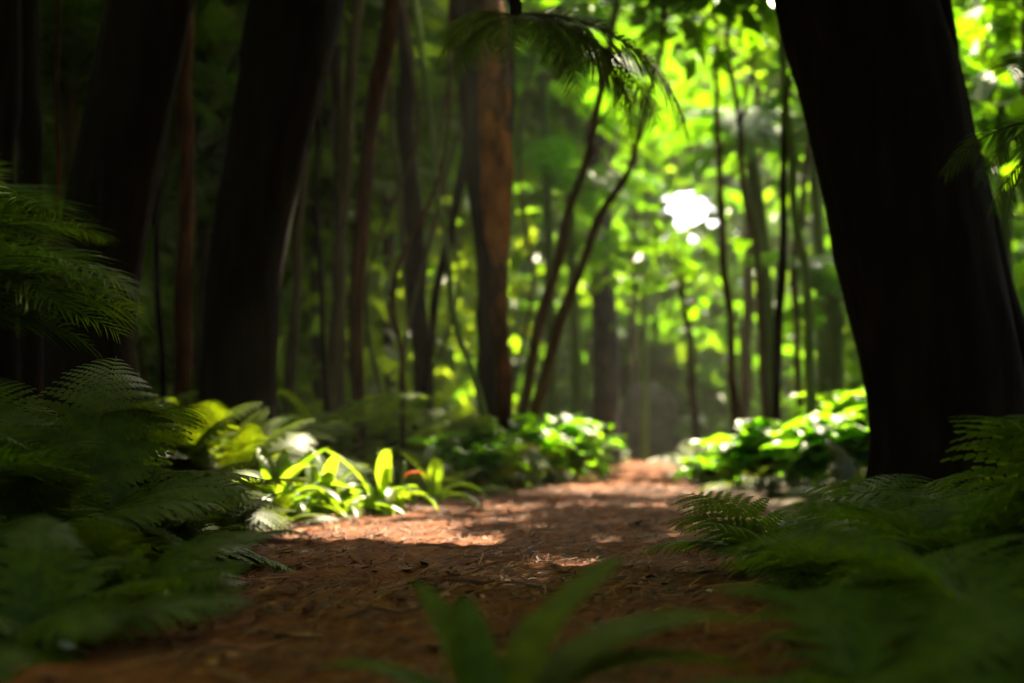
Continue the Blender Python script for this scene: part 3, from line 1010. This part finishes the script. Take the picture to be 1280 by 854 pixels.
fr2 = [(80, -0.15, 0, 1.1, 1), (110, -0.1, 0, 1.0, 1), (60, 0, 0, 1.0, 0), (-60, 0, 0, 1.0, 0), (180, 0, 0, 0.9, 0), (-110, 0.1, 0, 1.0, 0), (140, 0.2, 0, 0.9, 2), (0, 0.2, 0, 1.0, 2)]
palm_tree("tree fern hidden behind the massive black trunk, frond tip hanging at the top", [(1140, 500, 40), (1120, 250, 40), (1060, 0, 36)], 8.9, M_BARK, fr2, H2)

# slender trees and their crowns in the glade
GB = "slender trees in the sunlit glade"
tree("slender dark trunk leaning right, left one of the leaning pair", [(654, 500, 13), (672, 420, 13), (700, 320, 12), (716, 250, 11), (740, 165, 10), (760, 60, 9)], 14.0, M_BARK_THIN, 5.4, ((1.6, 1.5, 0.9), 900, 26, 0.3, (0, 0, 0.4)), GB, limbs=3)
tree("slender dark trunk leaning right with a bend, right one of the leaning pair", [(676, 490, 14), (700, 400, 13), (730, 325, 12), (752, 268, 11), (790, 215, 9), (806, 150, 7)], 14.6, M_BARK_THIN, 5.2, ((1.6, 1.6, 0.9), 900, 26, 0.3, (0.2, 0, 0.4)), GB, limbs=3)
tree("thin upright trunk between the leaning pair and the white glow", [(793, 500, 10), (791, 380, 10), (794, 280, 9), (797, 200, 8)], 34.0, M_BARK_THIN, 8.4, ((2.0, 1.8, 1.6), 1700, 40, 0.34, (-0.4, 0, 0.2)), GB, limbs=4)
tree("thin brown trunk just right of the white glow", [(921, 545, 12), (913, 440, 11), (906, 320, 10), (902, 250, 9)], 19.0, M_BARK_RED, 6.6, ((1.9, 1.8, 1.4), 1500, 36, 0.34, (0.6, 0, 0.5)), GB, limbs=4)
tree("very dark straight thin trunk rising from the glowing plants", [(970, 540, 11), (974, 430, 12), (975, 330, 11), (981, 200, 9), (978, 60, 8)], 14.8, M_BARK, 5.5, ((1.7, 1.5, 1.1), 900, 26, 0.3, (-0.3, 0.3, 0.3)), GB, limbs=3)
tree("pale green cane stem beside the very dark straight trunk", [(1012, 500, 13), (1008, 400, 12), (1000, 300, 11), (990, 190, 10)], 14.5, M_BARK_GREEN, 5.6, ((1.6, 1.4, 1.3), 1000, 26, 0.32, (0.2, 0.4, 0.2)), GB, limbs=3)
tree("thin stem forking from the glade floor towards the black trunk", [(1000, 520, 9), (996, 420, 9), (994, 300, 8), (1010, 200, 7)], 17.0, M_BARK_THIN, 6.2, ((1.8, 1.6, 1.4), 1300, 30, 0.34, (0.8, 0, 0.3)), GB, limbs=3)
tree("crooked thin trunk right of the glow, bending left as it rises", [(958, 500, 10), (952, 400, 10), (944, 300, 9), (925, 200, 8), (918, 120, 7)], 16.0, M_BARK_THIN, 6.0, ((1.8, 1.6, 1.3), 1200, 30, 0.32, (-0.2, 0, 0.4)), GB, limbs=4)
tree("thin dark trunk standing at the far end of the path", [(872, 568, 10), (866, 480, 10), (860, 420, 9), (852, 360, 8)], 23.0, M_BARK_THIN, 3.6, ((1.6, 1.6, 1.2), 1300, 34, 0.34, (-0.6, 0, -0.2)), GB, limbs=4)
tree("grey trunk in the hazy distance left of the path's far end", [(757, 520, 34), (757, 430, 34), (752, 330, 32), (745, 200, 30)], 27.0, M_FAR_GREY, 9.0, ((3.2, 2.6, 2.4), 2600, 50, 0.42, (-0.8, 0, -1.0)), GB, limbs=4)
tree("low leafy sapling right below the white glow", [(815, 560, 8), (812, 500, 8), (815, 450, 7)], 38.0, M_BARK_THIN, 4.2, ((1.5, 1.2, 1.0), 1100, 26, 0.32, (0.2, 0, -0.1)), GB, limbs=3)
tree("tall leafy tree filling the top between tree fern and glow", [(762, 520, 14), (762, 400, 14), (760, 250, 13)], 27.0, M_BARK_THIN, 8.0, ((2.6, 2.2, 1.8), 2200, 44, 0.4, (0, 0, -0.6)), GB, limbs=5)
tree("tall leafy tree above the white glow with pale hanging foliage", [(930, 520, 16), (935, 400, 15), (940, 250, 14)], 26.0, M_BARK_THIN, 9.4, ((3.0, 2.4, 1.7), 2400, 44, 0.42, (-1.0, 0, -0.4)), GB, limbs=5)
tree("leafy tree right of the massive black trunk, behind the palm frond", [(1300, 540, 22), (1296, 400, 20), (1290, 250, 18)], 15.0, M_BARK_THIN, 6.0, ((2.0, 2.0, 1.9), 1900, 40, 0.36, (-0.2, 0, -0.9)), GB, limbs=4)
tree("leafy tree between the very dark straight trunk and the massive black trunk", [(1048, 540, 14), (1046, 400, 14), (1040, 250, 12)], 21.0, M_BARK_THIN, 7.2, ((2.0, 1.8, 2.0), 1900, 40, 0.36, (0, 0, -1.0)), GB, limbs=4)
tree("dim leafy tree behind the reddish leaning trunk", [(440, 520, 20), (444, 400, 18), (446, 250, 16)], 21.0, M_BARK_THIN, 7.2, ((2.4, 2.0, 2.4), 2400, 50, 0.36, (0, 0, -1.6)), GB, limbs=4)
tree("dim leafy tree behind the two thick left trunks", [(262, 520, 20), (258, 400, 18), (256, 250, 16)], 20.0, M_BARK_THIN, 7.0, ((2.4, 2.0, 2.4), 2400, 50, 0.36, (0, 0, -1.6)), GB, limbs=4)

WIDE = []
for a0, a1, dr in ((40, -50, 0.6), (20, -55, 0.8), (62, -30, 0.5)):
    rb, lf = palm_frond(1.0, a0, a1, pairs=30, leaflet=0.26, droop=dr, wdt=0.075, rib=0.009, rng=FR)
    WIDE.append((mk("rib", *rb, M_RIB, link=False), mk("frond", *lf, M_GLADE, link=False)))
DIM = []
for a0, a1, dr in ((55, -40, 0.6), (35, -45, 0.8), (70, -25, 0.5)):
    rb, lf = palm_frond(1.0, a0, a1, pairs=34, leaflet=0.26, droop=dr, wdt=0.06, rib=0.008, rng=FR)
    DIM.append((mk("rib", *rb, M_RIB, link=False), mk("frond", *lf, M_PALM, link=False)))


def crown_of(n, L):
    a = random.uniform(0, 360)
    return [(a + k * 137.5, random.uniform(-0.1, 0.3), random.uniform(-0.15, 0.15), L * random.uniform(0.8, 1.15), random.randrange(3)) for k in range(n)]


GF = "tree ferns deep in the wood"
for lab, kn, d, L, lib in (
        ("bright tree fern right of the white glow, on a thick pale green stalk", [(965, 540, 16), (960, 400, 16), (950, 280, 17), (935, 170, 17)], 20.5, 1.9, WIDE),
        ("bright tree fern near the top, left of the massive black trunk", [(1030, 540, 15), (1026, 350, 15), (1016, 180, 15)], 20.0, 2.4, WIDE),
        ("bright tree fern between the leaning pair and the glow", [(722, 540, 12), (718, 400, 12), (712, 250, 13)], 22.0, 1.9, WIDE),
        ("bright tree fern crowning the view straight above the white glow", [(806, 540, 9), (806, 300, 9), (812, 60, 10)], 30.0, 2.6, WIDE),
        ("low bright tree fern behind the glowing plants by the massive trunk", [(1050, 540, 18), (1045, 450, 18), (1040, 380, 18)], 18.0, 1.6, WIDE),
        ("bright tree fern at the right edge beyond the massive black trunk", [(1262, 540, 15), (1258, 300, 15), (1250, 130, 15)], 17.0, 2.2, WIDE),
        ("tree fern at the top just right of the orange barked trunk", [(690, 520, 12), (686, 300, 12), (680, 100, 13)], 22.0, 2.2, WIDE),
        ("dim tree fern behind the two thick left trunks, fronds drooping", [(250, 520, 17), (254, 400, 17), (258, 290, 17)], 16.0, 1.7, DIM),
        ("dim tree fern right of the second thick trunk", [(398, 520, 16), (396, 400, 16), (394, 250, 16)], 17.5, 1.9, DIM),
        ("dim tree fern between the reddish trunk and the shaded upright trunk", [(488, 520, 15), (486, 350, 15), (484, 180, 15)], 19.0, 2.0, DIM),
        ("dark tree fern between the two leftmost straight trunks", [(95, 520, 20), (92, 300, 20), (88, 120, 20)], 14.0, 1.8, DIM),
        ("dim tree fern at the top between second thick trunk and reddish trunk", [(425, 520, 14), (424, 250, 14), (420, 60, 14)], 16.0, 1.9, DIM)):
    palm_tree(lab, kn, d, M_BARK_GREEN if lib is WIDE else M_BARK_THIN, crown_of(12, L), lib=lib, group=GF)
GP = "trunkless palms in the shaded undergrowth"
for lab, px, d, L in (("dark trunkless palm with long diagonal fronds behind the long arching leaf", 400, 11.8, 1.35),
                      ("dark trunkless palm with raised fronds below the reddish leaning trunk", 470, 12.8, 1.4),
                      ("dark trunkless palm in front of the orange barked trunk", 560, 14.0, 1.3),
                      ("dark trunkless palm between the two thick left trunks", 235, 11.6, 1.2),
                      ("dark trunkless palm at the foot of the leaning pair of slender trunks", 665, 16.5, 1.3),
                      ("dark trunkless palm against the foot of the second thick trunk", 320, 9.9, 1.0)):
    x = (px - CX) / F * d
    t = thing("trunkless_palm", lab, "palm", (x, d, ground_z(x, d)), GP)
    for az, tl, ro, l_, v in crown_of(11, L):
        rb, lf = DIM[v]
        f = inst("frond", lf, t, (0, 0, 0), (tl, ro, R(az)), l_)
        inst("rib", rb, f)

# palm reaching in at the right edge
PX = at(1362, 160, 6.1)
gz = ground_z(PX.x, PX.y)
pr = thing("young_palm", "young palm at the right edge with one arched frond past the black trunk", "palm", (PX.x, PX.y, gz))
hh = PX.z - gz
mk("stem", *tube([(0, 0, -0.05), (0.02, 0, hh * 0.5), (0, 0, hh)], [0.06, 0.05, 0.045], 12, 0.1), M_BARK, pr)
for az, tl, L, v in ((88, -0.3, 0.60, 4), (100, -0.12, 0.62, 3), (80, -0.55, 0.6, 3), (60, 0.1, 0.7, 3), (140, 0.0, 0.7, 4), (-60, 0.1, 0.9, 0), (-120, 0.1, 0.9, 2), (10, 0.2, 0.9, 2), (180, 0.0, 0.6, 0)):
    rb, lf = PALMS[v]
    f = inst("frond", lf, pr, (0, 0, hh), (tl, 0, R(az)), L)
    inst("rib", rb, f)

# grey mound put in for the dark hollow where the path disappears
V, Fs = [], []
n1, n2 = 16, 28
for i in range(n1 + 1):
    th = PI * i / n1
    for j in range(n2):
        ph = 2 * PI * j / n2
        q = Vector((math.sin(th) * math.cos(ph), math.sin(th) * math.sin(ph), math.cos(th)))
        r = 1 + 0.3 * mnoise.noise(q * 1.2) + 0.15 * mnoise.noise(q * 3.1) + 0.07 * mnoise.noise(q * 7)
        V.append((q.x * r * 0.85, q.y * r * 0.8, q.z * r * 1.45))
for i in range(n1):
    for j in range(n2):
        Fs.append((i * n2 + j, i * n2 + (j + 1) % n2, (i + 1) * n2 + (j + 1) % n2, (i + 1) * n2 + j))
o = mk("hollow_stand_in", V, Fs, M_FAR_GREY)
o.location = (3.35, 34, ground_z(3.35, 34) + 0.35)
tag(o, "blurred purplish grey mound standing in for the dark hollow where the path disappears", "hollow_stand_in")

# ------------------------------------------------------------------ masses nobody could count
# undergrowth along both banks and through the wood
parts = []
SIMPLE = [simple_frond(1.0, a0, a1, rng=FR) for a0, a1 in ((60, -30), (45, -35), (75, -15), (38, -20))]
n = 0
while n < 400:
    y = random.uniform(1.5, 34)
    side = random.random()
    if side < 0.62:
        x = left_edge(y) - 0.45 - abs(random.gauss(0, 2.6))
    else:
        x = right_edge(y) + 0.45 + abs(random.gauss(0, 2.4))
    if y < 7 and left_edge(y) - 0.6 < x < right_edge(y) + 0.6:
        continue
    size = random.uniform(0.3, 0.6) * (1 if y < 9 else (2.0 if side < 0.62 and y < 22 and x < left_edge(y) - 0.9 else 1.35))
    z = ground_z(x, y)
    a = random.uniform(0, 6)
    for k in range(9):
        v, f = random.choice(SIMPLE)
        parts.append((place(v, a + k * 2.4, random.uniform(-0.2, 0.2), size * random.uniform(0.7, 1.15), (x, y, z)), f))
    n += 1
kind(mk("undergrowth", *cat_parts(parts), M_FERN), "stuff")

# overhead leaves added for shade, shared out among the nearest thick trunks
N = 18000
P = np.stack([RNG.uniform(-14, 12, N), RNG.uniform(-6, 17, N), RNG.uniform(5.0, 9.0, N)], 1)
P2 = np.stack([RNG.uniform(-16, 2, 32000), RNG.uniform(14, 38, 32000), RNG.uniform(8.0, 12.5, 32000)], 1)
P3 = np.stack([RNG.uniform(0.5, 6, 3000), RNG.uniform(3, 10.5, 3000), RNG.uniform(5.2, 9.0, 3000)], 1)  # extra leaves added to stop sun flecks in the right foreground
P4 = np.stack([RNG.uniform(-34, 0, 16000), RNG.uniform(26, 62, 16000), RNG.uniform(13.0, 19.0, 16000)], 1)  # extra high leaves added to darken the far left
P4 = P4[(P4[:, 0] < 0.02 * P4[:, 1] - 1.6) & (P4[:, 2] > 0.4 + 0.31 * P4[:, 1])]
P = np.concatenate([P, P2, P3])
frame_top = 0.5 + 0.325 * P[:, 1]
P = P[(P[:, 2] > frame_top + 0.3) | ((P[:, 0] < -1.0) & (P[:, 2] > frame_top - 0.9))]
P = np.concatenate([sun_filter(P), P4])  # gaps cut where sun patches are wanted below
trunks = [(T_A, tipA), (T_B, tipB), (T_R, tipR)]
D2 = np.stack([np.hypot(P[:, 0] - t.x, P[:, 1] - t.y) for _, t in trunks], 1)
own = np.argmin(D2, 1)
for k, (t, tip) in enumerate(trunks):
    Q = P[own == k]
    V, Fa = scatter(Q, RNG.uniform(0.4, 0.75, len(Q)) * np.where(Q[:, 1] > 26, 1.8, 1.0), up=1.2, width=1.3)
    mk("crown", V - np.array(t.location), Fa, M_CANOPY, t)
    for j in range(7):
        a = j * 0.9 + k
        L = random.uniform(2.5, 5.0)
        pts = [Vector(tip) - Vector(t.location) + Vector((math.cos(a) * L * u, math.sin(a) * L * u, -1.2 + 1.5 * u ** 1.5)) for u in (0, 0.3, 0.65, 1)]
        pts, r2 = resample(pts, [0.13, 0.09, 0.06, 0.02], 0.3)
        mk("branch", *tube(pts, r2, 8, 0.1), M_BARK, t)

# unseen leaf ring at the sides and behind, added to block sky light
N = 7200
a = RNG.uniform(R(28), R(332), N)
r = RNG.uniform(12, 17, N)
P = np.stack([np.sin(a) * r, 2 + np.cos(a) * r, RNG.uniform(0, 12, N) ** 1.0], 1)
P = sun_filter(P, 0.9)
V, Fa = scatter(P, RNG.uniform(0.6, 1.1, len(P)), up=0.3, width=1.4)
kind(mk("sky_block_leaves", V, Fa, M_DARKLEAF), "stuff")

# woods deep to the left, and the far wall of foliage
def clumped(n, cl, lo, hi, sp):
    C = np.stack([RNG.uniform(lo[i], hi[i], cl) for i in range(3)], 1)
    k = RNG.integers(0, cl, n)
    return C[k] + RNG.normal(size=(n, 3)) * sp


P = clumped(30000, 300, (-15, 17, 0.2), (-0.5, 32, 10.5), 0.6)
P = P[P[:, 0] < 0.055 * P[:, 1] - 1.0]
P = sun_filter(P, 0.8)
V, Fa = scatter(P, RNG.uniform(0.25, 0.5, len(P)), up=0.5)
kind(mk("shaded_woods", V, Fa, M_CANOPY), "stuff")

P = clumped(26000, 170, (5.0, 17, 0.2), (14, 34, 9.5), 0.6)
P = P[P[:, 0] > 0.2 * P[:, 1] + 0.8]
P = sun_filter(P, 1.0, True)
V, Fa = scatter(P, RNG.uniform(0.25, 0.5, len(P)), up=0.5)
kind(mk("sunlit_woods", V, Fa, M_WOODS), "stuff")
C = np.stack([RNG.uniform(-32, 38, 1100), RNG.uniform(33, 50, 1100), np.zeros(1100)], 1)
C[:, 2] = 1.0 + (C[:, 1] - 33) * 0.92 - RNG.random(1100) * 3.0
k = RNG.integers(0, 1100, 100000)
P = C[k] + RNG.normal(size=(100000, 3)) * 0.85
T = clumped(30000, 300, (-16, 37, 0), (26, 44, 5.0), 0.6)
xl = np.interp(T[:, 1], PL[:, 0], PL[:, 1]); xr = np.interp(T[:, 1], PR[:, 0], PR[:, 1])
T = T[~((T[:, 0] > xl - 0.2) & (T[:, 0] < xr + 0.2) & (T[:, 1] < 41) & (T[:, 2] < 2.6))]
P = np.concatenate([P, T])
xl = np.interp(P[:, 1], PL[:, 0], PL[:, 1]); xr = np.interp(P[:, 1], PR[:, 0], PR[:, 1])
P = P[~((P[:, 0] > xl - 0.7) & (P[:, 0] < xr + 0.7) & (P[:, 1] < 39) & (P[:, 2] < 2.8))]
gn = vnoise(P[:, 0], P[:, 2], 0.9, 3.3)
gap = np.hypot((P[:, 0] - 0.121 * P[:, 1]) / 1.15, (P[:, 2] - 0.5 - 0.16 * P[:, 1]) / 1.0) < 0.86 + 0.7 * gn      # a ragged hole in the far wall
P = P[~gap & (P[:, 2] > 0)]
V, Fa = scatter(P, RNG.uniform(0.45, 0.95, len(P)), up=0.6)
kind(mk("far_woods", V, Fa, M_WOODS), "stuff")

# ------------------------------------------------------------------ damp air
hz = bpy.data.meshes.new("haze")
x0, x1, y0, y1, z0, z1 = -260, 260, -210, 310, -3, 24
hz.from_pydata([(x0, y0, z0), (x1, y0, z0), (x1, y1, z0), (x0, y1, z0), (x0, y0, z1), (x1, y0, z1), (x1, y1, z1), (x0, y1, z1)], [],
               [(3, 2, 1, 0), (4, 5, 6, 7), (0, 1, 5, 4), (1, 2, 6, 5), (2, 3, 7, 6), (3, 0, 4, 7)])
m, t, out = new_mat("damp_air")
pv = t.nodes.new("ShaderNodeVolumePrincipled")
pv.inputs["Color"].default_value = (1.0, 0.98, 0.74, 1)
pv.inputs["Density"].default_value = 0.0008
pv.inputs["Anisotropy"].default_value = 0.3
t.links.new(pv.outputs[0], out.inputs["Volume"])
hz.materials.append(m)
ho = bpy.data.objects.new("haze", hz)
COL.objects.link(ho)
kind(ho, "stuff")
